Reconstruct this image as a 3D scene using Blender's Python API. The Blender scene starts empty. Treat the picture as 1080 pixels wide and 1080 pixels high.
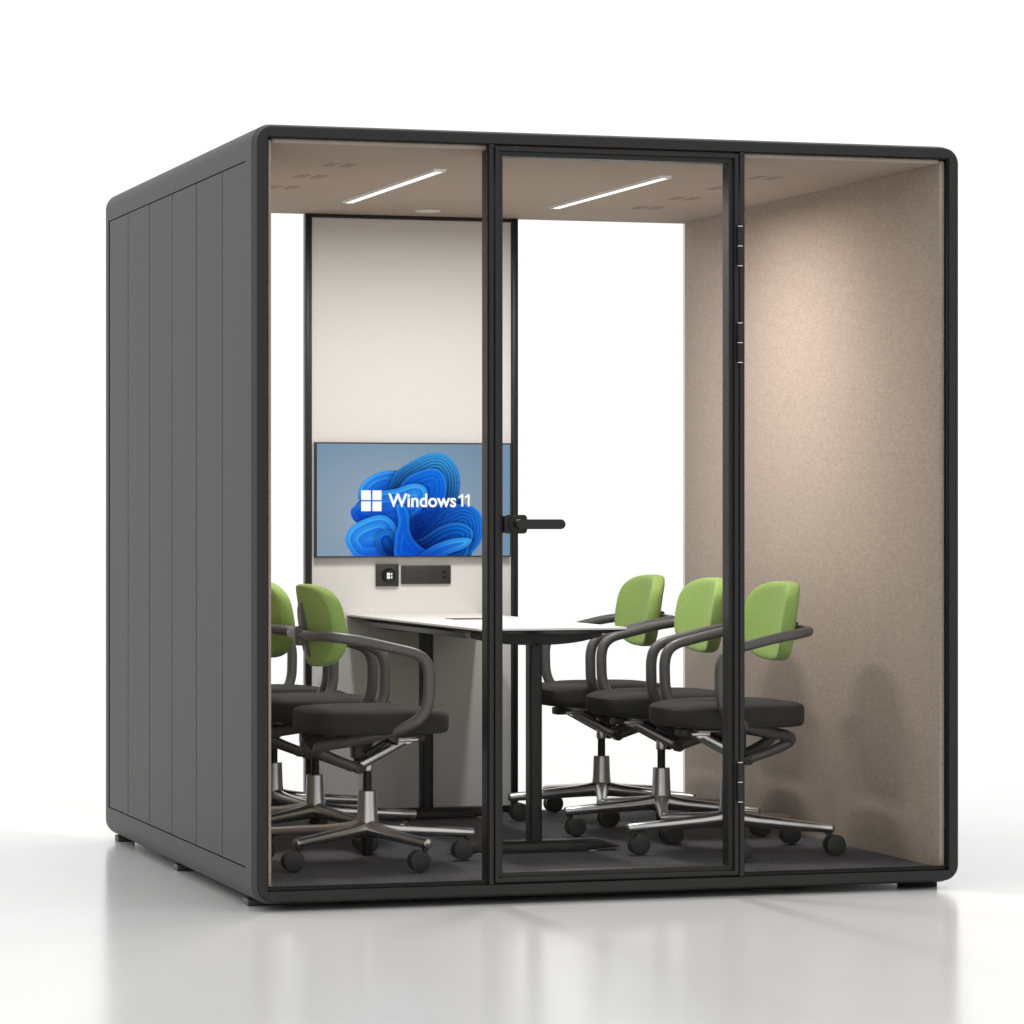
import bpy, bmesh, math, random
import numpy as np
from mathutils import Vector, Matrix

random.seed(7)
rng = np.random.default_rng(5)
scene = bpy.context.scene
COL = scene.collection
PI = math.pi
R = math.radians

# ------------------------------------------------------------------ materials
def new_mat(name):
    m = bpy.data.materials.new(name)
    m.use_nodes = True
    nt = m.node_tree
    return m, nt, nt.nodes['Principled BSDF']

def noise(nt, scale, detail=3.0, coords=None, vec_scale=None):
    tc = nt.nodes.new('ShaderNodeTexCoord')
    n = nt.nodes.new('ShaderNodeTexNoise')
    n.inputs['Scale'].default_value = scale
    n.inputs['Detail'].default_value = detail
    if vec_scale:
        mp = nt.nodes.new('ShaderNodeMapping')
        mp.inputs['Scale'].default_value = vec_scale
        nt.links.new(tc.outputs['Object'], mp.inputs['Vector'])
        nt.links.new(mp.outputs['Vector'], n.inputs['Vector'])
    else:
        nt.links.new(tc.outputs['Object'], n.inputs['Vector'])
    return n

def ramp(nt, fac, c0, c1, p0=0.35, p1=0.65):
    r = nt.nodes.new('ShaderNodeValToRGB')
    r.color_ramp.elements[0].position = p0
    r.color_ramp.elements[1].position = p1
    r.color_ramp.elements[0].color = (*c0, 1)
    r.color_ramp.elements[1].color = (*c1, 1)
    nt.links.new(fac, r.inputs['Fac'])
    return r

def bump(nt, b, height, strength, dist):
    bp = nt.nodes.new('ShaderNodeBump')
    bp.inputs['Strength'].default_value = strength
    bp.inputs['Distance'].default_value = dist
    nt.links.new(height, bp.inputs['Height'])
    nt.links.new(bp.outputs['Normal'], b.inputs['Normal'])

def surface(name, col, rough, metal=0.0, var=0.06, scale=180, bmp=0.0, bd=0.0005, spec=0.5, vec_scale=None, rvar=0.0, detail=3.0):
    m, nt, b = new_mat(name)
    n = noise(nt, scale, detail, vec_scale=vec_scale)
    c0 = tuple(max(0, c * (1 - var)) for c in col)
    c1 = tuple(min(1, c * (1 + var)) for c in col)
    r = ramp(nt, n.outputs['Fac'], c0, c1)
    nt.links.new(r.outputs['Color'], b.inputs['Base Color'])
    b.inputs['Roughness'].default_value = rough
    b.inputs['Metallic'].default_value = metal
    b.inputs['Specular IOR Level'].default_value = spec
    if rvar:
        mr = nt.nodes.new('ShaderNodeMapRange')
        mr.inputs['To Min'].default_value = rough - rvar
        mr.inputs['To Max'].default_value = rough + rvar
        n2 = noise(nt, scale * 0.13)
        nt.links.new(n2.outputs['Fac'], mr.inputs['Value'])
        nt.links.new(mr.outputs['Result'], b.inputs['Roughness'])
    if bmp:
        bump(nt, b, n.outputs['Fac'], bmp, bd)
    return m

def woven(name, col, var, sx, sheen=0.0, bmp=0.3, rough=0.92, axes=None, spec=0.2):
    """fabric: fine grain crossed by thread streaks along two directions"""
    m, nt, b = new_mat(name)
    axes = axes or ((1, 1, .12), (.12, .12, 1))
    a = noise(nt, sx, 2, vec_scale=axes[0])
    c = noise(nt, sx, 2, vec_scale=axes[1])
    g = noise(nt, sx * 1.7, 2)
    big = noise(nt, 6, 2)
    def madd(x, y, op='ADD'):
        k = nt.nodes.new('ShaderNodeMath'); k.operation = op
        nt.links.new(x, k.inputs[0])
        if isinstance(y, float): k.inputs[1].default_value = y
        else: nt.links.new(y, k.inputs[1])
        return k.outputs[0]
    s = madd(madd(a.outputs['Fac'], c.outputs['Fac']), g.outputs['Fac'])
    s = madd(s, 1 / 3.0, 'MULTIPLY')
    s2 = madd(madd(big.outputs['Fac'], -0.5), 0.04, 'MULTIPLY')
    s3 = madd(s, s2)
    r = ramp(nt, s3, tuple(x * (1 - var) for x in col), tuple(min(1, x * (1 + var)) for x in col), .38, .62)
    nt.links.new(r.outputs['Color'], b.inputs['Base Color'])
    b.inputs['Roughness'].default_value = rough
    b.inputs['Specular IOR Level'].default_value = spec
    if sheen:
        b.inputs['Sheen Weight'].default_value = sheen
        b.inputs['Sheen Roughness'].default_value = .5
    bump(nt, b, s, bmp, .0008)
    return m

M = {}
M['paint_side'] = surface('graphite_paint', (.0150, .0148, .0145), .46, var=.05, scale=900, bmp=.05, bd=.0002, rvar=.03, spec=.30)
M['paint_frame'] = surface('charcoal_metal', (.0105, .0104, .0102), .44, var=.05, scale=700, bmp=.05, bd=.0002, rvar=.03, spec=.36)
M['black'] = surface('black_rubber_and_shade', (.006, .006, .006), .6, var=.1, scale=300, spec=.2)  # seals and slots; also painted shade for board gaps and right-hand feet
M['black_metal'] = surface('black_powder_coat', (.0065, .0065, .0063), .42, var=.08, scale=600, spec=.35)
M['taupe'] = woven('taupe_wool_felt', (.420, .344, .286), .20, 380, sheen=.1)
M['taupe_ceiling'] = woven('taupe_ceiling_felt', (.450, .374, .314), .05, 520, bmp=.15)
M['vent'] = woven('perforated_felt', (.33, .273, .229), .18, 500)
M['carpet'] = woven('charcoal_carpet', (.082, .083, .091), .60, 150, bmp=.9, axes=((1, 1, 1), (.6, 1, 1)))
M['panel'] = surface('warm_white_laminate', (.655, .65, .64), .55, var=.03, scale=260, bmp=.1, bd=.0003, spec=.3)
M['white_top'] = surface('white_table_laminate', (.80, .79, .78), .32, var=.01, scale=150)
M['white_plastic'] = surface('white_lamp_trim', (.78, .78, .76), .4, var=.01)
M['plastic'] = surface('warm_grey_plastic', (.090, .0870, .0840), .38, var=.06, scale=700, bmp=.06, bd=.0002)
M['plastic_and_lit_metal'] = surface('dark_plastic_and_lit_metal', (.022, .021, .020), .45, var=.08, scale=500)  # plastic parts; also the lighter tone of lit metal on the table rails
M['seat_fabric'] = woven('charcoal_seat_fabric', (.030, .0295, .028), .3, 700, bmp=.5, sheen=.05)
M['green'] = woven('green_knit_fabric', (.290, .440, .120), .16, 330, bmp=.45, axes=((.25, .25, 1.4), (1, 1, 1)), sheen=.08)
M['chrome'] = surface('polished_aluminium', (.53, .52, .51), .29, metal=1, var=.03, scale=300, rvar=.03)
M['steel'] = surface('bright_steel', (.75, .75, .74), .22, metal=1, var=.02)
M['caster'] = surface('caster_nylon', (.020, .020, .020), .5, var=.1, scale=300)
M['floor'] = surface('white_studio_floor', (.86, .86, .857), .19, var=.006, scale=3, rvar=.02, spec=.42)

def glass_mat():
    m = bpy.data.materials.new('clear_low_reflection_glass'); m.use_nodes = True
    nt = m.node_tree; nt.nodes.clear()
    o = nt.nodes.new('ShaderNodeOutputMaterial')
    t = nt.nodes.new('ShaderNodeBsdfTransparent'); t.inputs['Color'].default_value = (.997, .998, .997, 1)
    g = nt.nodes.new('ShaderNodeBsdfGlossy'); g.inputs['Roughness'].default_value = .02
    f = nt.nodes.new('ShaderNodeFresnel'); f.inputs['IOR'].default_value = 1.08
    n = noise(nt, 2.0)
    bp = nt.nodes.new('ShaderNodeBump'); bp.inputs['Strength'].default_value = .02; bp.inputs['Distance'].default_value = .002
    nt.links.new(n.outputs['Fac'], bp.inputs['Height']); nt.links.new(bp.outputs['Normal'], g.inputs['Normal'])
    x = nt.nodes.new('ShaderNodeMixShader')
    nt.links.new(f.outputs[0], x.inputs[0]); nt.links.new(t.outputs[0], x.inputs[1]); nt.links.new(g.outputs[0], x.inputs[2])
    nt.links.new(x.outputs[0], o.inputs['Surface'])
    return m
M['glass'] = glass_mat()

def emit_mat(name, col, s, attr=None):
    m = bpy.data.materials.new(name); m.use_nodes = True
    nt = m.node_tree; nt.nodes.clear()
    o = nt.nodes.new('ShaderNodeOutputMaterial')
    e = nt.nodes.new('ShaderNodeEmission'); e.inputs['Color'].default_value = (*col, 1); e.inputs['Strength'].default_value = s
    if attr:
        a = nt.nodes.new('ShaderNodeAttribute'); a.attribute_name = attr
        nt.links.new(a.outputs['Color'], e.inputs['Color'])
    nt.links.new(e.outputs[0], o.inputs['Surface'])
    return m
M['led'] = emit_mat('lit_diffuser', (1, .97, .92), 2.2)
M['screen'] = emit_mat('lit_screen', (1, 1, 1), 1.0, 'picture')
M['screen_white'] = emit_mat('lit_lettering', (1, 1, 1), 1.0)

# ------------------------------------------------------------------ mesh helpers
class MB:
    def __init__(self): self.bm = bmesh.new()
    def box(self, x0, x1, y0, y1, z0, z1, bev=0.0, seg=2, mtx=None):
        r = bmesh.ops.create_cube(self.bm, size=1)
        vs = r['verts']
        for v in vs:
            v.co = Vector((x0 + (v.co.x + .5) * (x1 - x0), y0 + (v.co.y + .5) * (y1 - y0), z0 + (v.co.z + .5) * (z1 - z0)))
        if bev:
            es = list({e for v in vs for e in v.link_edges})
            rr = bmesh.ops.bevel(self.bm, geom=es, offset=bev, segments=seg, affect='EDGES', profile=.5)
            vs = list({v for f in rr['faces'] for v in f.verts} | {v for v in vs if v.is_valid})
        if mtx is not None:
            bmesh.ops.transform(self.bm, matrix=mtx, verts=vs)
        return self
    def loft(self, rings, closed=False, cap=True):
        vr = [[self.bm.verts.new(p) for p in ring] for ring in rings]
        n = len(vr[0]); k = len(vr)
        for i in range(k if closed else k - 1):
            a, b = vr[i], vr[(i + 1) % k]
            for j in range(n):
                self.bm.faces.new((a[j], a[(j + 1) % n], b[(j + 1) % n], b[j]))
        if cap and not closed:
            self.bm.faces.new(list(reversed(vr[0]))); self.bm.faces.new(vr[-1])
        return self
    def lathe(self, prof, n=28, mtx=None):
        """prof: list of (r, z)"""
        rings = []
        for r, z in prof:
            ring = [Vector((max(r, 1e-4) * math.cos(2 * PI * i / n), max(r, 1e-4) * math.sin(2 * PI * i / n), z)) for i in range(n)]
            if mtx is not None: ring = [mtx @ p for p in ring]
            rings.append(ring)
        return self.loft(rings)
    def tube(self, pts, rad, n=14, flat=(1, 1), up=None, closed=False):
        """pts: Vectors; rad: list; swept circle with parallel transport"""
        pts = [Vector(p) for p in pts]
        m = len(pts)
        tang = [(pts[min(i + 1, m - 1)] - pts[max(i - 1, 0)]).normalized() for i in range(m)]
        ref = Vector(up) if up else (Vector((0, 0, 1)) if abs(tang[0].z) < .9 else Vector((1, 0, 0)))
        nrm = (ref - tang[0] * ref.dot(tang[0])).normalized()
        rings = []
        for i in range(m):
            nrm = (nrm - tang[i] * nrm.dot(tang[i])).normalized()
            bi = tang[i].cross(nrm)
            r = rad[i] if hasattr(rad, '__len__') else rad
            rings.append([pts[i] + nrm * (r * flat[0] * math.cos(2 * PI * j / n)) + bi * (r * flat[1] * math.sin(2 * PI * j / n)) for j in range(n)])
        return self.loft(rings)
    def poly(self, pts2, y0, y1):
        """extrude an outline of (x, z) points along y"""
        return self.loft([[Vector((x, y0, z)) for x, z in pts2], [Vector((x, y1, z)) for x, z in pts2]])
    def build(self, name, mat, parent=None, smooth=35, loc=None):
        bm = self.bm
        bmesh.ops.remove_doubles(bm, verts=bm.verts, dist=1e-6)
        bmesh.ops.recalc_face_normals(bm, faces=bm.faces)
        me = bpy.data.meshes.new(name)
        bm.to_mesh(me); bm.free()
        me.materials.append(mat)
        if smooth:
            me.polygons.foreach_set('use_smooth', [True] * len(me.polygons))
            me.set_sharp_from_angle(angle=R(smooth))
        o = bpy.data.objects.new(name, me)
        COL.objects.link(o)
        if loc is not None: o.location = loc
        if parent is not None: o.parent = parent
        return o

def catmull(pts, sub=6):
    P = [Vector(p) for p in pts]
    out = []
    for i in range(len(P) - 1):
        p0, p1, p2, p3 = P[max(i - 1, 0)], P[i], P[i + 1], P[min(i + 2, len(P) - 1)]
        for k in range(sub):
            t = k / sub
            out.append(.5 * (2 * p1 + (p2 - p0) * t + (2 * p0 - 5 * p1 + 4 * p2 - p3) * t * t + (3 * p1 - p0 - 3 * p2 + p3) * t ** 3))
    out.append(P[-1])
    return out

def tag(o, label=None, cat=None, group=None, kind=None):
    if label: o['label'] = label
    if cat: o['category'] = cat
    if group: o['group'] = group
    if kind: o['kind'] = kind
    return o

def empty(name, loc=(0, 0, 0), rz=0):
    o = bpy.data.objects.new(name, None)
    COL.objects.link(o)
    o.location = loc; o.rotation_euler = (0, 0, rz)
    o.empty_display_size = .1
    return o

def copy_tree(o, parent=None):
    c = o.copy(); COL.objects.link(c); c.parent = parent
    for ch in list(o.children): copy_tree(ch, c)
    return c

# ------------------------------------------------------------------ layout (metres; x along the front, y into the pod, z up from the sill)
W, H, D = 2.156, 2.200, 2.392
GZ = -0.060            # studio floor
FZ = 0.007             # carpet
CZ = 2.186             # ceiling underside
LX, RX = 0.0185, W - 0.0185

# ------------------------------------------------------------------ studio floor
def disc(r, n=96):
    mb = MB()
    vs = [mb.bm.verts.new((r * math.cos(2 * PI * i / n) + 1, r * math.sin(2 * PI * i / n), GZ)) for i in range(n)]
    mb.bm.faces.new(vs)
    return mb
fl = disc(400).build('floor', M['floor'], smooth=0)
tag(fl, 'glossy white seamless studio floor under the booth', 'floor', kind='structure')

# ------------------------------------------------------------------ the pod
pod = empty('meeting_pod', (W / 2, D / 2, GZ))
tag(pod, 'large charcoal meeting booth with glass front and taupe felt inside', 'office pod')
OFF = Vector((-W / 2, -D / 2, -GZ))
def P(mb, name, mat, parent=None, smooth=35):
    """build a pod part given in world metres"""
    o = mb.build(name, mat, pod if parent is None else parent, smooth)
    o.location = OFF if parent is None else (0, 0, 0)
    return o

NC = 10
def outline(o, rad, y, pocket):
    """rounded rectangle ring around the opening, outset by o; the two sides may hold a pocket for the cladding"""
    x0, x1, z0, z1 = -o, W + o, -o, H + o
    pts = []
    def arc(cx, cz, a0):
        for i in range(NC + 1):
            a = a0 + (PI / 2) * i / NC
            pts.append(Vector((cx + rad * math.cos(a), y, cz + rad * math.sin(a))))
    zs0, zs1 = .0605, 2.1395
    arc(x1 - rad, z0 + rad, -PI / 2)
    pts.extend([Vector((x1, y, zs0)), Vector((x1 - pocket, y, zs0)), Vector((x1 - pocket, y, zs1)), Vector((x1, y, zs1))])
    arc(x1 - rad, z1 - rad, 0)
    arc(x0 + rad, z1 - rad, PI / 2)
    pts.extend([Vector((x0, y, zs1)), Vector((x0 + pocket, y, zs1)), Vector((x0 + pocket, y, zs0)), Vector((x0, y, zs0))])
    arc(x0 + rad, z0 + rad, PI)
    return pts

SO, SR = .040, .056
PY0, PY1, PD = .120, 2.335, .009
side = MB()
rings = [outline(.0295, .0455, .0, 0), outline(.0318, .0480, .0022, 0), outline(.0385, .0548, .034, 0), outline(SO, SR, .040, 0),
         outline(SO, SR, PY0, 0), outline(SO, SR, PY0 + .0004, PD), outline(SO, SR, PY1, PD), outline(SO, SR, PY1 + .0004, 0),
         outline(SO, SR, D - .004, 0), outline(SO - .004, SR - .004, D, 0), outline(0, .0008, D, 0), outline(0, .0008, .03, 0),
         outline(0, .0008, .0015, 0), outline(.0015, .002, 0, 0)]
side.loft(rings, closed=True)
P(side, 'shell', M['paint_side'], smooth=11)
# front face ring in a darker finish, proud by 2 mm
fr = MB()
def rect_ring(o, y, rad=.0008): return outline(o, rad, y, 0)
fr.loft([rect_ring(0.0004, .020), rect_ring(0.0004, -.0010, .0008), rect_ring(.0018, -.0025, .002), outline(.0278, .0440, -.0025, 0), outline(.0290, .0450, -.0010, 0), outline(.0290, .0450, .0006, 0)], closed=False, cap=False)
P(fr, 'front_frame', M['paint_frame'], smooth=28)

# cladding boards on both sides, in their pockets
seams = [PY0 + .0006, .44, .822, 1.203, 1.584, 1.966, 2.313]
for sgn in (-1, 1):
    for i in range(6):
        a = seams[i] + (.0028 if i else 0); b = seams[i + 1] - (.0028 if i < 5 else 0)
        mb = MB()
        xo = -SO if sgn < 0 else W + SO
        x0, x1 = (xo + .0003, xo + PD - .001) if sgn < 0 else (xo - PD + .001, xo - .0003)
        mb.box(x0, x1, a, b, .0637, 2.1363, .0008, 1)
        P(mb, 'side_panel', M['paint_side'])
    mb = MB()
    x0, x1 = (-SO + PD - .0009, -SO + PD - .0003) if sgn < 0 else (W + SO - PD + .0003, W + SO - PD + .0009)
    mb.box(x0, x1, PY0 + .003, PY1 - .002, .0612, 2.1388)
    P(mb, 'gap_shade_sheet', M['black'])  # black sheet added to paint the shade inside the board gaps

# feet
for x0, x1, y0, y1 in ((-.018, .045, .177, .243), (-.015, .045, 1.237, 1.303), (-.012, .048, 2.300, 2.366),
                       (2.045, 2.156, .088, .150), (W - .045, W + .015, 1.237, 1.303), (W - .048, W + .012, 2.300, 2.366)):
    mb = MB(); mb.box(x0, x1, y0, y1, GZ, -.0395, .002)
    P(mb, 'foot', M['plastic_and_lit_metal'] if x1 < 1 else M['black'])  # right-hand feet coloured black to paint in the shade under the pod

# felt lining, ceiling and carpet
for x0, x1 in ((.0005, LX), (RX, W - .0005)):
    mb = MB(); mb.box(x0, x1, .031, 2.376, .0015, H - .0045, .0045, 3)
    P(mb, 'wall_lining', M['taupe'])
mb = MB(); mb.box(LX + .0006, RX - .0006, .031, 2.376, CZ, H - .0005, .0045, 3)
ceil = P(mb, 'ceiling', M['taupe_ceiling'])
mb = MB(); mb.box(LX + .0004, RX - .0004, .0385, 2.330, .0005, FZ, .0015, 1)
P(mb, 'carpet', M['carpet'])
mb = MB(); mb.box(.002, W - .002, .018, .038, .0006, .0112, .001, 1)
P(mb, 'threshold', M['black_metal'])
for sx in (.343, .399, W - .399, W - .343):
    for sy in (.615, .998, 1.381, 1.764):
        mb = MB(); mb.box(sx - .017, sx + .017, sy - .052, sy + .052, CZ - .0012, CZ + .004)
        P(mb, 'vent', M['vent'], parent=ceil)

# front glazing
MLA, MLB = (.6728, .6870), (1.4662, 1.4808)
for a, b in (MLA, MLB):
    mb = MB(); mb.box(a, b, -.0022, .076, .0008, CZ - .0006, .0012, 1)
    mb.box(a, b, -.0022, .0300, CZ - .001, H - .0006, .0012, 1)
    P(mb, 'mullion', M['paint_frame'])
def pane(x0, x1, z0, z1, y, seal=.0025, sy=(.004, .026)):
    mb = MB(); mb.box(x0 - .003, x1 + .003, y, y + .006, z0 - .003, z1 + .003)
    g = P(mb, 'glass_pane', M['glass'])
    mb = MB()
    def rr(i, yy): return [Vector((x0 + i, yy, z0 + i)), Vector((x1 - i, yy, z0 + i)), Vector((x1 - i, yy, z1 - i)), Vector((x0 + i, yy, z1 - i))]
    mb.loft([rr(.0002, sy[0]), rr(seal, sy[0]), rr(seal, y - .0003), rr(.0002, y - .0003)], closed=True)
    P(mb, 'glazing_seal', M['black'], parent=g, smooth=0)
    return g
pane(.0008, MLA[0], .0115, H - .001, .014)
pane(MLB[1], W - .0008, .0115, H - .001, .014)

# door
dx0, dx1, dz0, dz1 = .6912, 1.4628, .0063, 2.1930
def drect(i, y): return [Vector((dx0 + i, y, dz0 + i)), Vector((dx1 - i, y, dz0 + i)), Vector((dx1 - i, y, dz1 - i)), Vector((dx0 + i, y, dz1 - i))]
mb = MB()
mb.loft([drect(0, .0662), drect(0, .0006), drect(.0008, -.0006), drect(.0118, -.0006), drect(.0125, .0002), drect(.0135, .0125), drect(.0262, .0125), drect(.0275, .0140), drect(.0275, .0662)], closed=True)
door = P(mb, 'door', M['paint_frame'], smooth=20)
mb = MB(); mb.box(dx0 + .020, dx1 - .020, .018, .026, dz0 + .020, dz1 - .020)
P(mb, 'glass_pane', M['glass'], parent=door)
hx, hz = .7630, 1.0705
hd = MB()
def stadium(x0, x1, z, r, n=10, left_round=False):
    pts = [(x1 - r + r * math.cos(-PI / 2 + PI * i / n), z + r * math.sin(-PI / 2 + PI * i / n)) for i in range(n + 1)]
    if left_round:
        pts += [(x0 + r + r * math.cos(PI / 2 + PI * i / n), z + r * math.sin(PI / 2 + PI * i / n)) for i in range(n + 1)]
    else:
        pts += [(x0, z + r), (x0, z - r)]
    return pts
def rrect2(x0, x1, z0, z1, r, n=5):
    pts = []
    for cx, cz, a0 in ((x1 - r, z0 + r, -PI / 2), (x1 - r, z1 - r, 0), (x0 + r, z1 - r, PI / 2), (x0 + r, z0 + r, PI)):
        for i in range(n + 1):
            a = a0 + PI / 2 * i / n
            pts.append((cx + r * math.cos(a), cz + r * math.sin(a)))
    return pts
hd.poly(rrect2(.7192, .7890, hz - .028, hz + .028, .011), -.006, .034)
ry = Matrix.Translation((hx - .006, 0, hz)) @ Matrix.Rotation(PI / 2, 4, 'X')
hd.lathe([(.0265, .0055), (.0265, .013), (.0245, .0155), (.0150, .0160), (.0145, .045)], 32, ry)
lv = [(x, z) for x, z in stadium(.7420, .8940, hz, .0146, 10, True)]
sh = lambda k: [Vector((.818 + (x - .818) * (1 - k * .014), 0, hz + (z - hz) * (1 - k * .12))) for x, z in lv]
hd.loft([[p + Vector((0, -.0405, 0)) for p in sh(1)], [p + Vector((0, -.0425, 0)) for p in sh(0)], [p + Vector((0, -.0535, 0)) for p in sh(0)], [p + Vector((0, -.0555, 0)) for p in sh(1)]])
P(hd, 'handle', M['paint_frame'], parent=door, smooth=30)
for zt in (1.974, 1.681, .349):
    mb = MB()
    mb.lathe([(.0088, zt - .1205), (.0088, zt - .0625)], 20, Matrix.Translation((1.4642, -.0075, 0)))
    mb.lathe([(.0088, zt - .0600), (.0088, zt - .0020)], 20, Matrix.Translation((1.4642, -.0075, 0)))
    hg = P(mb, 'hinge', M['paint_frame'], parent=door)
    for z in (zt - .1225, zt - .0625, zt - .0025):
        mb = MB(); mb.lathe([(.0088, z), (.0094, z + .0005), (.0094, z + .0025), (.0088, z + .003)], 20, Matrix.Translation((1.4642, -.0075, 0)))
        r_ = mb.build('hinge_ring', M['steel'], door); r_.location = (0, 0, 0)

# rear wall: two posts, solid panel between them, glass either side
PX0, PX1 = .7015, 1.4560
for a, b in ((.6772, PX0 - .0004), (PX1 + .0004, 1.4795)):
    mb = MB(); mb.box(a, b, 2.331, 2.3755, .0008, CZ - .0006, .0035, 2)
    P(mb, 'rear_post', M['black_metal'])
mb = MB(); mb.box(PX0, PX1, 2.336, 2.374, 2.1735, CZ - .0006, .001, 1)
P(mb, 'rear_header', M['black_metal'])
mb = MB(); mb.box(PX0, PX1, 2.334, 2.374, .0008, .030, .001, 1)
P(mb, 'rear_rail', M['black_metal'])
mb = MB(); mb.box(PX0 + .0008, PX1 - .0008, 2.345, 2.374, .0305, 2.1730, .001, 1)
P(mb, 'rear_panel', M['panel'])
for a, b in ((LX + .001, .6766), (1.4801, RX - .001)):
    mb = MB(); mb.box(a, b, 2.355, 2.361, .0105, CZ - .001)
    P(mb, 'glass_pane', M['glass'])
    mb = MB(); mb.box(a, b, 2.3315, 2.374, .0005, .0100)
    P(mb, 'rear_sill', M['black_metal'])

# ------------------------------------------------------------------ ceiling lights
LIGHTS = []
def ceiling_light(x, label):
    y0, y1 = .635, 1.82
    root = empty('ceiling_light', (x, (y0 + y1) / 2, CZ))
    tag(root, label, 'ceiling light', 'slim lamps along the ceiling')
    L = (y1 - y0) / 2; w = .0215
    mb = MB()
    def ring(wd, ln, z): return [Vector((-wd, -ln, z)), Vector((wd, -ln, z)), Vector((wd, ln, z)), Vector((-wd, ln, z))]
    mb.loft([ring(w, L, .001), ring(w, L, -.0015), ring(w * .90, L - .010, -.0085), ring(w * .52, L - .016, -.0085), ring(w * .52, L - .016, -.0060)], cap=False)
    mb.build('housing', M['white_plastic'], root, 20)
    mb = MB(); mb.box(-w * .519, w * .519, -L + .0162, L - .0162, -.0078, -.0061)
    mb.build('diffuser', M['led'], root, 0)
    ld = bpy.data.lights.new('lamp_glow', 'AREA')
    ld.shape = 'RECTANGLE'; ld.size = .09; ld.size_y = .60
    ld.energy = 17.5; ld.color = (1, .965, .925); ld.spread = R(176)
    lo = bpy.data.objects.new('lamp_glow', ld); COL.objects.link(lo)
    lo.location = (0, 0, -.0095); lo.parent = root
    LIGHTS.append(ld)
    return root
ceiling_light(.702, 'lit white linear ceiling lamp seen through the fixed pane left of the door')
ceiling_light(1.454, 'lit white linear ceiling lamp seen through the top of the glass door')
det = empty('smoke_detector', (1.07, 2.10, CZ))
tag(det, 'small flat white round sensor on the ceiling above the screen wall', 'smoke detector')
mb = MB(); mb.lathe([(.046, .001), (.046, -.0025), (.044, -.0042), (.02, -.0046)], 36)
mb.build('cover', M['white_plastic'], det)
mb = MB(); mb.lathe([(.0035, -.0040), (.0035, -.0052), (.0005, -.0054)], 12)
mb.build('indicator', M['plastic'], det)

# ------------------------------------------------------------------ television
TX0, TX1, TZ0, TZ1 = .7110, 1.4490, .9435, 1.3605
TY = 2.3445
tv = empty('television', ((TX0 + TX1) / 2, TY, TZ0))
tag(tv, 'wide lit screen on the pale rear panel showing blue ribbons and white lettering', 'television')
tvo = Vector((-(TX0 + TX1) / 2, -TY, -TZ0))
def T(mb, name, mat, parent=tv, smooth=0):
    o = mb.build(name, mat, parent, smooth)
    o.location = tvo if parent is tv else (0, 0, 0)
    return o
mb = MB()
def tr(i, y): return [Vector((TX0 + i, y, TZ0 + i)), Vector((TX1 - i, y, TZ0 + i)), Vector((TX1 - i, y, TZ1 - i)), Vector((TX0 + i, y, TZ1 - i))]
mb.loft([tr(0, TY), tr(0, TY - .026), tr(.005, TY - .026), tr(.005, TY - .0235)])
T(mb, 'bezel', M['plastic_and_lit_metal'])
# the picture on the screen: layered blue ribbon folds, one colour per point of a fine grid
sx0, sx1, sz0, sz1 = TX0 + .0053, TX1 - .0053, TZ0 + .0053, TZ1 - .0053
def s2l(c):
    c = np.asarray(c, float) / 255
    return np.where(c <= .04045, c / 12.92, ((c + .055) / 1.055) ** 2.4)
GW, GH = 520, 294
uu, vv = np.meshgrid(np.linspace(0, 1, GW), np.linspace(0, 1, GH))     # v down
px = uu * 814.0; py = vv * 475.0                                          # picture units
img = np.zeros((GH, GW, 3))
d0 = np.hypot((px - 300) / 520, (py - 300) / 380)
k = np.clip(d0, 0, 1)[..., None]
img[:] = (1 - k) * np.array([158, 170, 182]) + k * np.array([118, 145, 168])
def smooth_poly(pts, sub=10):
    n = len(pts); out = []
    for i in range(n):
        p0, p1, p2, p3 = [np.array(pts[(i + j) % n], float) for j in (-1, 0, 1, 2)]
        for s in range(sub):
            t = s / sub
            out.append(.5 * (2 * p1 + (p2 - p0) * t + (2 * p0 - 5 * p1 + 4 * p2 - p3) * t * t + (3 * p1 - p0 - 3 * p2 + p3) * t ** 3))
    return np.array(out)
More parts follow.
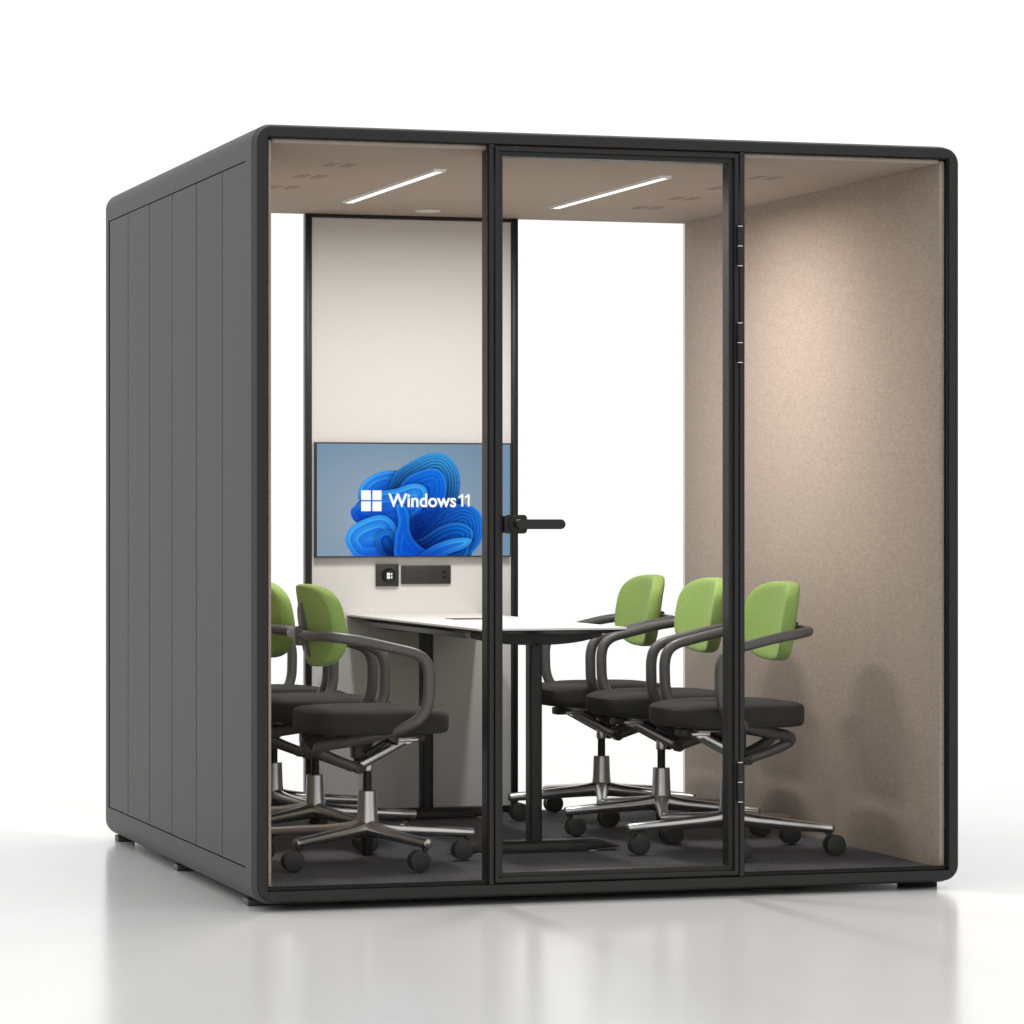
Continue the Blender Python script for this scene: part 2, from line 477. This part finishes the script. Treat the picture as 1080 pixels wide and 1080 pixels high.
def petal(pts, c_in, c_out, direction, rim=9.0, layers=0, rimcol=(70, 175, 250)):
    global img
    poly = smooth_poly(pts)
    inside = np.zeros(px.shape, bool); dist = np.full(px.shape, 1e9)
    n = len(poly)
    for i in range(n):
        ax, ay = poly[i]; bx, by = poly[(i + 1) % n]
        cond = ((ay > py) != (by > py))
        with np.errstate(divide='ignore', invalid='ignore'):
            xi = (bx - ax) * (py - ay) / (by - ay + 1e-12) + ax
        inside ^= cond & (px < xi)
        ex, ey = bx - ax, by - ay; l2 = ex * ex + ey * ey + 1e-9
        t = np.clip(((px - ax) * ex + (py - ay) * ey) / l2, 0, 1)
        dist = np.minimum(dist, np.hypot(px - ax - t * ex, py - ay - t * ey))
    sd = np.where(inside, dist, -dist)
    g = px * direction[0] + py * direction[1]
    lo, hi = g[inside].min(), g[inside].max()
    g = np.clip((g - lo) / (hi - lo), 0, 1)
    if layers:
        ph = (np.clip(sd, 0, 120) / 120) ** .7 * layers * 1.2
        fr_ = ph - np.floor(ph)
        g = np.clip(g * (.62 + .5 * fr_ ** 1.5) + .10 * (fr_ > .86), 0, 1)
    g = g[..., None] ** 1.1
    col = (1 - g) * np.array(c_in, float) + g * np.array(c_out, float)
    rimk = (np.exp(-np.clip(sd, 0, None) / rim) * .75)[..., None] * (.35 + .65 * g)
    col = col * (1 - rimk) + np.array(rimcol, float) * rimk
    # soft occlusion drawn by the picture around the sheet, then the sheet itself
    halo = (np.exp(-np.clip(-sd, 0, None) / 7.0) * .35)[..., None]
    onblue = (img[..., 2] - img[..., 0] > 75)[..., None]
    img = np.where(onblue & (~inside)[..., None], img * (1 - halo), img)
    a = np.clip(sd / 2.0 + .5, 0, 1)[..., None]
    img = img * (1 - a) + col * a
DEEP, MIDB, BRT, CY = (0, 14, 76), (2, 58, 186), (20, 124, 234), (66, 178, 244)
petal([(160, 260), (260, 200), (420, 160), (560, 200), (640, 300), (640, 480), (400, 490), (220, 480), (170, 340)], (2, 22, 95), (8, 70, 190), (.2, -1), 5, 0, (10, 80, 190))
petal([(170, 215), (190, 165), (245, 125), (320, 112), (365, 122), (340, 190), (250, 235), (185, 245)], MIDB, CY, (-.6, -.8), 8, 4)
petal([(300, 205), (330, 120), (420, 60), (480, 36), (545, 46), (592, 105), (602, 180), (580, 260), (500, 330), (380, 330), (320, 280)], DEEP, CY, (.25, -.97), 7, 8)
petal([(330, 215), (370, 150), (430, 115), (500, 105), (540, 150), (535, 235), (470, 320), (370, 330), (330, 290)], (5, 55, 175), BRT, (.3, -.95), 6, 5)
petal([(140, 285), (175, 250), (250, 205), (330, 190), (400, 168), (450, 180), (462, 225), (420, 300), (330, 350), (220, 345), (160, 330)], (6, 60, 190), CY, (.1, -1), 8, 3)
petal([(395, 340), (450, 320), (520, 290), (600, 255), (670, 275), (703, 340), (690, 415), (640, 470), (560, 490), (420, 490), (385, 420)], (4, 30, 120), (30, 125, 225), (.9, -.3), 6, 7)
petal([(385, 420), (440, 400), (520, 350), (600, 335), (655, 370), (640, 440), (600, 490), (420, 490)], DEEP, BRT, (.7, -.6), 6, 5)
petal([(118, 405), (140, 355), (200, 318), (270, 302), (318, 330), (345, 400), (360, 490), (300, 490), (180, 490), (135, 450)], (6, 66, 200), CY, (-.5, -.8), 9, 3)
petal([(245, 400), (270, 372), (310, 372), (345, 430), (350, 490), (290, 490), (255, 450)], DEEP, BRT, (-.5, -.8), 6, 3)
petal([(330, 260), (365, 262), (385, 300), (392, 380), (440, 440), (520, 470), (520, 490), (340, 490), (325, 400), (340, 330)], (5, 55, 180), BRT, (-.7, -.5), 6, 4)
petal([(395, 330), (410, 300), (470, 270), (540, 250), (560, 262), (500, 330), (440, 390), (405, 400)], (3, 22, 95), (14, 90, 205), (.4, -.9), 4, 6, (30, 110, 220))
petal([(430, 470), (500, 425), (590, 400), (650, 405), (625, 440), (560, 465), (500, 490), (430, 490)], (5, 60, 180), CY, (.3, -.9), 6, 3)
img = np.clip(img, 0, 255)
lin = s2l(img)
me = bpy.data.meshes.new('picture')
vx = (sx0 + uu * (sx1 - sx0)).ravel(); vz = (sz1 - vv * (sz1 - sz0)).ravel()
co = np.stack([vx, np.full_like(vx, TY - .0245), vz], 1)
ii, jj = np.meshgrid(np.arange(GW - 1), np.arange(GH - 1))
a = (jj * GW + ii).ravel()
quads = np.stack([a, a + GW, a + GW + 1, a + 1], 1)
me.from_pydata(co.tolist(), [], quads.tolist())
at = me.attributes.new('picture', 'FLOAT_COLOR', 'POINT')
at.data.foreach_set('color', np.concatenate([lin.reshape(-1, 3), np.ones((GW * GH, 1))], 1).astype(np.float32).ravel())
me.materials.append(M['screen'])
scr = bpy.data.objects.new('picture', me); COL.objects.link(scr); scr.parent = tv; scr.location = tvo
# four-pane emblem and lettering on the screen
def su(x): return sx0 + (x - 248) / 814 * (sx1 - sx0)
def sv(y): return sz1 - (y - 108) / 475 * (sz1 - sz0)
mb = MB()
for a0, a1 in ((432, 472), (479, 517)):
    for b0, b1 in ((305, 346), (352, 393)):
        mb.box(su(a0), su(a1), TY - .0256, TY - .0250, sv(b1), sv(b0))
o = mb.build('emblem', M['screen_white'], scr, 0); o.location = (0, 0, 0)
def text_obj(s, name, x0, x1, base, cap, mat, parent, y, thick=.0, shear=0):
    cu = bpy.data.curves.new(name, 'FONT'); cu.body = s; cu.size = 1; cu.offset = thick; cu.extrude = 0
    tmp = bpy.data.objects.new(name, cu); COL.objects.link(tmp)
    dg = bpy.context.evaluated_depsgraph_get(); dg.update()
    me = bpy.data.meshes.new_from_object(tmp.evaluated_get(dg))
    bpy.data.objects.remove(tmp); 
    xs = [v.co.x for v in me.vertices]
    a, b = min(xs), max(xs)
    zt = max(v.co.y for v in me.vertices)
    for v in me.vertices:
        X = x0 + (v.co.x - a) / (b - a) * (x1 - x0); Z = base + v.co.y / zt * cap
        v.co = (X, y, Z)
    me.name = name; me.materials.clear(); me.materials.append(mat)
    for p_ in me.polygons: p_.material_index = 0
    o = bpy.data.objects.new(name, me); COL.objects.link(o); o.parent = parent
    return o
text_obj('Windows', 'lettering', su(545), su(832), sv(374), sv(318) - sv(374), M['screen_white'], scr, TY - .0252, .022)
for nx in (842, 869):
    mb = MB()
    mb.poly([(su(nx + 12), sv(373)), (su(nx + 20.5), sv(373)), (su(nx + 20.5), sv(320)), (su(nx + 14.5), sv(320)), (su(nx), sv(331)), (su(nx), sv(339)), (su(nx + 12), sv(331))], TY - .0256, TY - .0250)
    o = mb.build('numeral', M['screen_white'], scr, 0); o.location = (0, 0, 0)

# ------------------------------------------------------------------ control plate and outlet plate below the screen
Y0 = 2.3447
cp = empty('control_panel', (.9835, Y0, .838))
tag(cp, 'square black control plate with round dial and glowing digit below the screen', 'control panel')
mb = MB(); mb.box(-.0425, .0425, -.011, 0, 0, .081, .002); mb.build('plate', M['plastic_and_lit_metal'], cp)
rx = Matrix.Translation((.004, 0, .0395)) @ Matrix.Rotation(PI / 2, 4, 'X')
mb = MB(); mb.lathe([(.027, .0108), (.027, .0135), (.0255, .015), (.0225, .028), (.0205, .030), (.002, .030)], 32, rx)
kn = mb.build('dial', M['black_metal'], cp)
mb = MB()
mb.loft([[Vector((x, -.0306, z)) for x, z in ((-.0075, .028), (.0035, .028), (.0035, .050), (-.0075, .050))], [Vector((x, -.0309, z)) for x, z in ((-.0075, .028), (.0035, .028), (.0035, .050), (-.0075, .050))], [Vector((x, -.0309, z)) for x, z in ((-.0032, .036), (-.0008, .036), (-.0008, .042), (-.0032, .042))], [Vector((x, -.0306, z)) for x, z in ((-.0032, .036), (-.0008, .036), (-.0008, .042), (-.0032, .042))]], closed=True)
mb.box(.0080, .0120, -.0309, -.0306, .0285, .0380); mb.box(.0080, .0120, -.0309, -.0306, .0410, .0490); mb.box(.0066, .0082, -.0309, -.0306, .0440, .0470)
dgt = mb.build('digit', M['screen_white'], kn, 0)
so = empty('power_outlet', (1.1297, Y0, .846))
tag(so, 'long black socket plate with two outlets and charging slots below the screen', 'power outlet')
mb = MB(); mb.box(-.0935, .0935, -.009, 0, 0, .068, .002); pl = mb.build('plate', M['plastic_and_lit_metal'], so)
for ox in (-.022, .030):
    mb = MB()
    for dx, dz, an in ((-.009, .0465, .6), (.009, .0465, -.6), (0, .036, 1.57), (-.008, .021, -.9), (.008, .021, .9)):
        mb.box(-.0035, .0035, -.0099, -.0095, -.0013, .0013, mtx=Matrix.Translation((ox + dx, 0, dz)) @ Matrix.Rotation(an, 4, 'Y'))
    mb.build('socket_slots', M['black'], so, 0)
for dz in (.0435, .0245):
    mb = MB(); mb.box(.060, .076, -.0098, -.0088, dz - .0035, dz + .0035); mb.build('charging_slot', M['black'], so, 0)

# ------------------------------------------------------------------ table
TZ = .7385
TCX = 1.0815
tb = empty('meeting_table', (TCX, 1.50, FZ))
tag(tb, 'narrow white topped meeting table on two black column legs against the screen wall', 'table')
to = Vector((-TCX, -1.50, -FZ))
def B(mb, name, mat, parent=None, smooth=35):
    o = mb.build(name, mat, parent or tb, smooth)
    o.location = to if parent is None else (0, 0, 0)
    return o
tw = .2485
mb = MB()
def trg(i, z):
    pts = []
    for x, y in rrect2(TCX - tw + i, TCX + tw - i, .652 + i, 2.3430 - i * .2, .008): pts.append(Vector((x, y, z)))
    return pts
mb.loft([trg(.010, TZ - .0078), trg(.0015, TZ - .0075), trg(.0, TZ - .0068), trg(.0, TZ - .0012), trg(.0012, TZ)])
top = B(mb, 'tabletop', M['white_top'], smooth=20)
mb = MB()
mb.loft([trg(.050, TZ - .0205), trg(.030, TZ - .0150), trg(.0035, TZ - .0105), trg(.0012, TZ - .0080)])
B(mb, 'underside', M['black_metal'], smooth=20)
mb = MB(); mb.box(TCX - .062, TCX + .062, 1.58, 1.70, TZ - .001, TZ + .0016, .0005, 1)
B(mb, 'cable_port', M['black_metal'], parent=top)
for rx_ in (-.223, .205):
    mb = MB(); mb.box(TCX + rx_, TCX + rx_ + .018, .897, 2.133, TZ - .0390, TZ - .0210, .002)
    B(mb, 'rail', M['plastic_and_lit_metal'])  # black metal rail, coloured lighter to paint in the light on it
for cy in (.865, 2.165):
    mb = MB()
    prof = []
    hl = .223
    n = 14
    for i in range(n + 1):
        s = -1 + 2 * i / n
        prof.append((TCX + s * hl, TZ - .0225 - .0125 - .026 * (1 - min(1, abs(s) * 1.02) ** 2.6)))
    prof += [(TCX + hl, TZ - .0208), (TCX - hl, TZ - .0208)]
    mb.poly(prof, cy - .03, cy + .03)
    B(mb, 'bracket', M['black_metal'], smooth=25)
    mb = MB()
    mb.loft([[Vector((x, y, z)) for x, y in rrect2(TCX - .021, TCX + .021, cy - .030, cy + .030, .010)] for z in (FZ + .036, TZ - .055)])
    B(mb, 'column', M['black_metal'])
    mb = MB()
    L = .287
    ft = [(-L, .0135), (-L + .045, .0090), (L - .045, .0090), (L, .0135), (L - .012, .0185), (L - .075, .0385), (-L + .075, .0385), (-L + .012, .0185)]
    def foot_ring(y, s): return [Vector((TCX + x, y, FZ + z)) for x, z in [(a_, .009 + (b_ - .009) * s) for a_, b_ in ft]]
    mb.loft([foot_ring(cy - .036, .55), foot_ring(cy - .028, .92), foot_ring(cy - .020, 1), foot_ring(cy + .020, 1), foot_ring(cy + .028, .92), foot_ring(cy + .036, .55)])
    ft_o = B(mb, 'foot', M['black_metal'], smooth=40)
    for gx in (-.195, .195):
        mb = MB(); mb.lathe([(.024, 0), (.024, .005), (.020, .0088), (.004, .0095)], 24, Matrix.Translation((TCX + gx, cy - .012, FZ)))
        B(mb, 'glide', M['steel'], parent=ft_o)

# ------------------------------------------------------------------ chairs (built facing +x, base on the carpet)
def make_chair():
    root = empty('office_chair', (0, 0, FZ))
    z_ = -FZ
    def C(mb, name, mat, parent=root, smooth=40):
        o = mb.build(name, mat, parent, smooth)
        return o
    # seat cushion
    def sup(a, b, ex, n=56):
        out = []
        for i in range(n):
            t = 2 * PI * i / n
            c, s = math.cos(t), math.sin(t)
            out.append((a * math.copysign(abs(c) ** (2 / ex), c), b * math.copysign(abs(s) ** (2 / ex), s)))
        return out
    mb = MB()
    z0 = .4205 + z_
    base = sup(.230, .231, 3.3)
    cx = .010
    rings = []
    for sc, dz in ((.02, .004), (.6, .002), (.90, 0), (.965, .002), (.990, .008), (.999, .020), (1.0, .036), (.999, .050), (.993, .0570), (.970, .0620), (.90, .0668), (.75, .0705), (.5, .072), (.25, .0725), (.02, .0727)):
        rings.append([Vector((cx + x * sc, y * sc, z0 + dz * 1.13 - (.010 * max(0, x / .24) ** 3 if dz > .05 else 0))) for x, y in base])
    mb.loft(rings)
    seat = C(mb, 'seat', M['seat_fabric'], smooth=50)
    mb = MB()
    mb.loft([[Vector((cx + x * s, y * s, z0 + dz)) for x, y in base] for s, dz in ((.58, -.0125), (.62, -.0125), (.68, -.004), (.68, .001))])
    C(mb, 'seat_shell', M['plastic_and_lit_metal'], parent=seat)
    # backrest
    hw, hh, zc = .186, .129, .7545 + z_
    def back_pt(w, h, t):
        f = -.2035 + .048 * (w / hw) ** 2 + t
        f -= math.tan(R(8.5)) * h
        return Vector((f, w, zc + h))
    def oval(n=60):
        out = []
        for x, y in sup(1, 1, 3.9, n):
            wscale = 1.0 - .10 * max(0, -y) ** 2 - .02 * max(0, y)
            h = y * hh
            h -= (0.012 * (x ** 2)) * (1 if y > 0 else -1.6) * abs(y)
            out.append((x * hw * wscale, h))
        return out
    ov = oval()
    mb = MB()
    prof = [(.02, .044), (.3, .0445), (.55, .046), (.75, .0485), (.86, .0495), (.915, .0490), (.960, .0465), (.985, .0420), (.997, .034), (1.0, .024), (.998, .016), (.985, .008), (.95, .002), (.85, 0), (.6, 0), (.3, 0), (.02, 0)]
    mb.loft([[back_pt(w * s, h * s, t) for w, h in ov] for s, t in prof])
    back = C(mb, 'backrest', M['green'], smooth=24)
    mb = MB()
    for zz0, zz1, wd in ((-.098, .070, .030),):
        n = 8
        rings = []
        for i in range(n + 1):
            h = zz0 + (zz1 - zz0) * i / n
            wdd = wd * (1 - .35 * abs(2 * i / n - 1) ** 3)
            th = .013 * (1 - .6 * abs(2 * i / n - 1) ** 4)
            rings.append([back_pt(-wdd, h, .001), back_pt(wdd, h, .001), back_pt(wdd * .8, h, -th), back_pt(-wdd * .8, h, -th)])
        mb.loft(rings)
    mb.box(-.234, -.190, -.024, .024, .692 + z_, .752 + z_, .008, 3)
    C(mb, 'back_bracket', M['plastic'], parent=back)
    # continuous arm tube
    half = [(-.042, .052, .309), (-.100, .066, .331), (-.150, .078, .352), (-.178, .086, .372), (-.160, .104, .387), (-.087, .146, .402), (.017, .205, .429), (.078, .240, .455), (.111, .254, .486), (.125, .260, .525), (.128, .262, .572), (.127, .2625, .615), (.116, .2625, .649), (.085, .2625, .672),
            (.020, .2625, .689), (-.080, .262, .7115), (-.148, .252, .722), (-.186, .222, .7265), (-.209, .130, .7265), (-.214, 0, .7265)]
    path = [(x, -y, z + z_) for x, y, z in half] + [(x, y, z + z_) for x, y, z in reversed(half[:-1])]
    cp_ = catmull(path, 5)
    rad = []
    for p in cp_:
        zz = p.z - z_
        if zz < .39: r = .0155 + .0035 * max(0, (zz - .33) / .06)
        elif zz < .47: r = .0190 - .0010 * (zz - .39) / .08
        elif zz < .66: r = .0180
        else: r = .0162
        rad.append(r)
    sm = [sum(rad[max(0, i - 3):i + 4]) / len(rad[max(0, i - 3):i + 4]) for i in range(len(rad))]
    mb = MB(); mb.tube(cp_, sm, 16, up=(0, 0, 1))
    arm = C(mb, 'armrest_frame', M['plastic'], smooth=60)
    for s in (-1, 1):
        mb = MB()
        mt = Matrix.Translation((-.042, s * .052, .309 + z_)) @ Matrix.Rotation(-s * PI / 2, 4, 'X')
        mb.lathe([(.0165, -.016), (.0165, .0165), (.015, .018), (.009, .0182), (.0085, .0170), (.004, .0170), (.0035, .0185), (.0005, .0185)], 24, mt)
        C(mb, 'pivot_cap', M['plastic_and_lit_metal'], parent=arm)
    # mechanism
    mb = MB()
    mb.box(-.035, .135, -.085, .085, .4025 + z_, .4120 + z_, .003)
    mb.box(.085, .150, -.060, .060, .3890 + z_, .4020 + z_, .004)
    mech = C(mb, 'tilt_mechanism', M['chrome'])
    mb = MB(); mb.box(.128, .178, -.030, .030, .386 + z_, .412 + z_, .005)
    C(mb, 'front_bumper', M['plastic_and_lit_metal'], parent=mech)
    mb = MB(); mb.box(-.10, -.02, -.06, .06, .392 + z_, .412 + z_, .004)
    C(mb, 'cross_plate', M['plastic_and_lit_metal'], parent=mech)
    mb = MB(); mb.box(-.050, .012, -.030, .030, .336 + z_, .3918 + z_, .008)
    C(mb, 'spring_housing', M['plastic_and_lit_metal'], parent=mech)
    for s in (-1, 1):
        mb = MB()
        a_, b_ = Vector((.118, s * .040, .396 + z_)), Vector((-.030, s * .034, .318 + z_))
        mb.tube([a_, a_.lerp(b_, .33), a_.lerp(b_, .66), b_], [.0125, .0135, .0145, .0150], 16, flat=(1.0, .62))
        mb.lathe([(.0145, -.011), (.0145, .011)], 20, Matrix.Translation(a_) @ Matrix.Rotation(PI / 2, 4, 'X'))
        C(mb, 'link_arm', M['chrome'], parent=mech)
        mb = MB()
        mb.tube([(.052, s * .066, .398 + z_), (-.02, s * .060, .352 + z_)], [.009, .010], 12)
        C(mb, 'strut', M['plastic_and_lit_metal'], parent=mech)
    mb = MB(); mb.tube([(.03, -.085, .397 + z_), (.032, -.19, .395 + z_), (.040, -.205, .394 + z_)], [.0045, .0045, .006], 10)
    C(mb, 'lever', M['plastic_and_lit_metal'], parent=mech)
    # gas column
    mb = MB()
    mb.lathe([(.0135, .318 + z_), (.0135, .2895 + z_), (.0135, .200 + z_), (.0165, .180 + z_), (.0175, .112 + z_), (.0175, .034 + z_), (.0165, .032 + z_)], 24)
    C(mb, 'gas_column', M['black_metal'])
    mb = MB(); mb.lathe([(.0150, .2960 + z_), (.0178, .2985 + z_), (.0185, .3050 + z_), (.0185, .3180 + z_), (.0160, .3300 + z_)], 24)
    C(mb, 'column_collar', M['chrome'])
    # hub, legs, casters
    mb = MB()
    mb.lathe([(.0185, .2362 + z_), (.0272, .2362 + z_), (.0288, .2345 + z_), (.0300, .200 + z_), (.0318, .158 + z_), (.0330, .150 + z_), (.0345, .132 + z_), (.0350, .115 + z_), (.032, .100 + z_), (.0185, .099 + z_)], 40)
    hub = C(mb, 'hub', M['chrome'], smooth=30)
    for k_ in range(5):
        an = 2 * PI * k_ / 5
        d = Vector((math.cos(an), math.sin(an), 0))
        pr = [(.012, .1180, .0280), (.030, .1170, .0268), (.045, .1150, .0248), (.065, .1130, .0230), (.10, .1100, .0212), (.18, .1048, .0188), (.28, .0984, .0162), (.343, .0942, .0147), (.3455, .0940, .0139), (.3468, .0939, .0115)]
        mb = MB(); mb.tube([d * r + Vector((0, 0, z + z_)) for r, z, q in pr], [q for r, z, q in pr], 18, up=(0, 0, 1))
        C(mb, 'leg', M['chrome'], smooth=50)
        # caster
        pv = d * .329
        mb = MB(); mb.lathe([(.0058, .086 + z_ - .038), (.0058, .089 + z_)], 14, Matrix.Translation(pv))
        mb.lathe([(.0105, .074 + z_), (.0105, .0815 + z_), (.0075, .0845 + z_)], 16, Matrix.Translation(pv))
        tr_ = pv + Vector((-.020, 0, .0425 + z_))
        # hood between the wheels
        hood = [(tr_.x + .026 * math.cos(a2), tr_.z + .0315 * math.sin(a2)) for a2 in np.linspace(-.5, PI * .95, 14)]
        hood += [(tr_.x - .014, tr_.z - .004), (tr_.x + .010, tr_.z - .012)]
        mb.poly(hood, tr_.y - .0065, tr_.y + .0065)
        cs = C(mb, 'caster', M['caster'], smooth=30)
        for s in (-1, 1):
            mb = MB()
            mt = Matrix.Translation(tr_ + Vector((0, s * .0072, 0))) @ Matrix.Rotation(-s * PI / 2, 4, 'X')
            mb.lathe([(.006, 0), (.0315, 0), (.0325, .001), (.0325, .0135), (.0305, .0165), (.022, .0180), (.006, .0185), (.0005, .0185)], 32, mt)
            C(mb, 'wheel', M['caster'], parent=cs, smooth=30)
    return root

chair = make_chair()
spots = [
    (.470, .655, 0, 'chair on the left nearest the front glass, whole star base showing'),
    (.473, 1.352, 0, 'chair in the middle of the left row, just behind the nearest one'),
    (.470, 1.948, 0, 'chair rearmost on the left, mostly hidden behind two others'),
    (1.677, .655, PI, 'chair on the right nearest the front glass, crossed by the hinge post'),
    (1.680, 1.322, PI, 'chair in the middle of the right row, just left of the hinge post'),
    (1.670, 1.938, PI, 'chair rearmost on the right, backrest against the white rear glass'),
]
for i, (x, y, a, lab) in enumerate(spots):
    o = chair if i == 0 else copy_tree(chair)
    o.location = (x, y, FZ); o.rotation_euler = (0, 0, a)
    tag(o, 'green-backed swivel ' + lab, 'office chair', 'swivel chairs around the table')

# ------------------------------------------------------------------ world, camera, render settings
w = bpy.data.worlds.new('World'); scene.world = w; w.use_nodes = True
bg = w.node_tree.nodes['Background']
bg.inputs['Color'].default_value = (1, 1, 1, 1); bg.inputs['Strength'].default_value = 1.08

F = 3686.0
yaw = math.atan(1124.6 / F)
cam = bpy.data.cameras.new('camera')
cam.sensor_width = 36; cam.lens = F / 1080 * 36
cam.shift_y = 2.4 / 1080
cam.clip_start = .1; cam.clip_end = 2000
co_ = bpy.data.objects.new('camera', cam); COL.objects.link(co_)
co_.location = (-2.289, -9.940, 1.100)
co_.rotation_euler = (PI / 2, 0, -yaw)
scene.camera = co_

vs = scene.view_settings
vs.view_transform = 'Standard'; vs.look = 'None'; vs.exposure = 0; vs.gamma = 1; vs.use_curve_mapping = False
scene.cycles.use_denoising = True
scene.cycles.max_bounces = 10
scene.cycles.transparent_max_bounces = 24
scene.cycles.caustics_reflective = False
scene.cycles.caustics_refractive = False
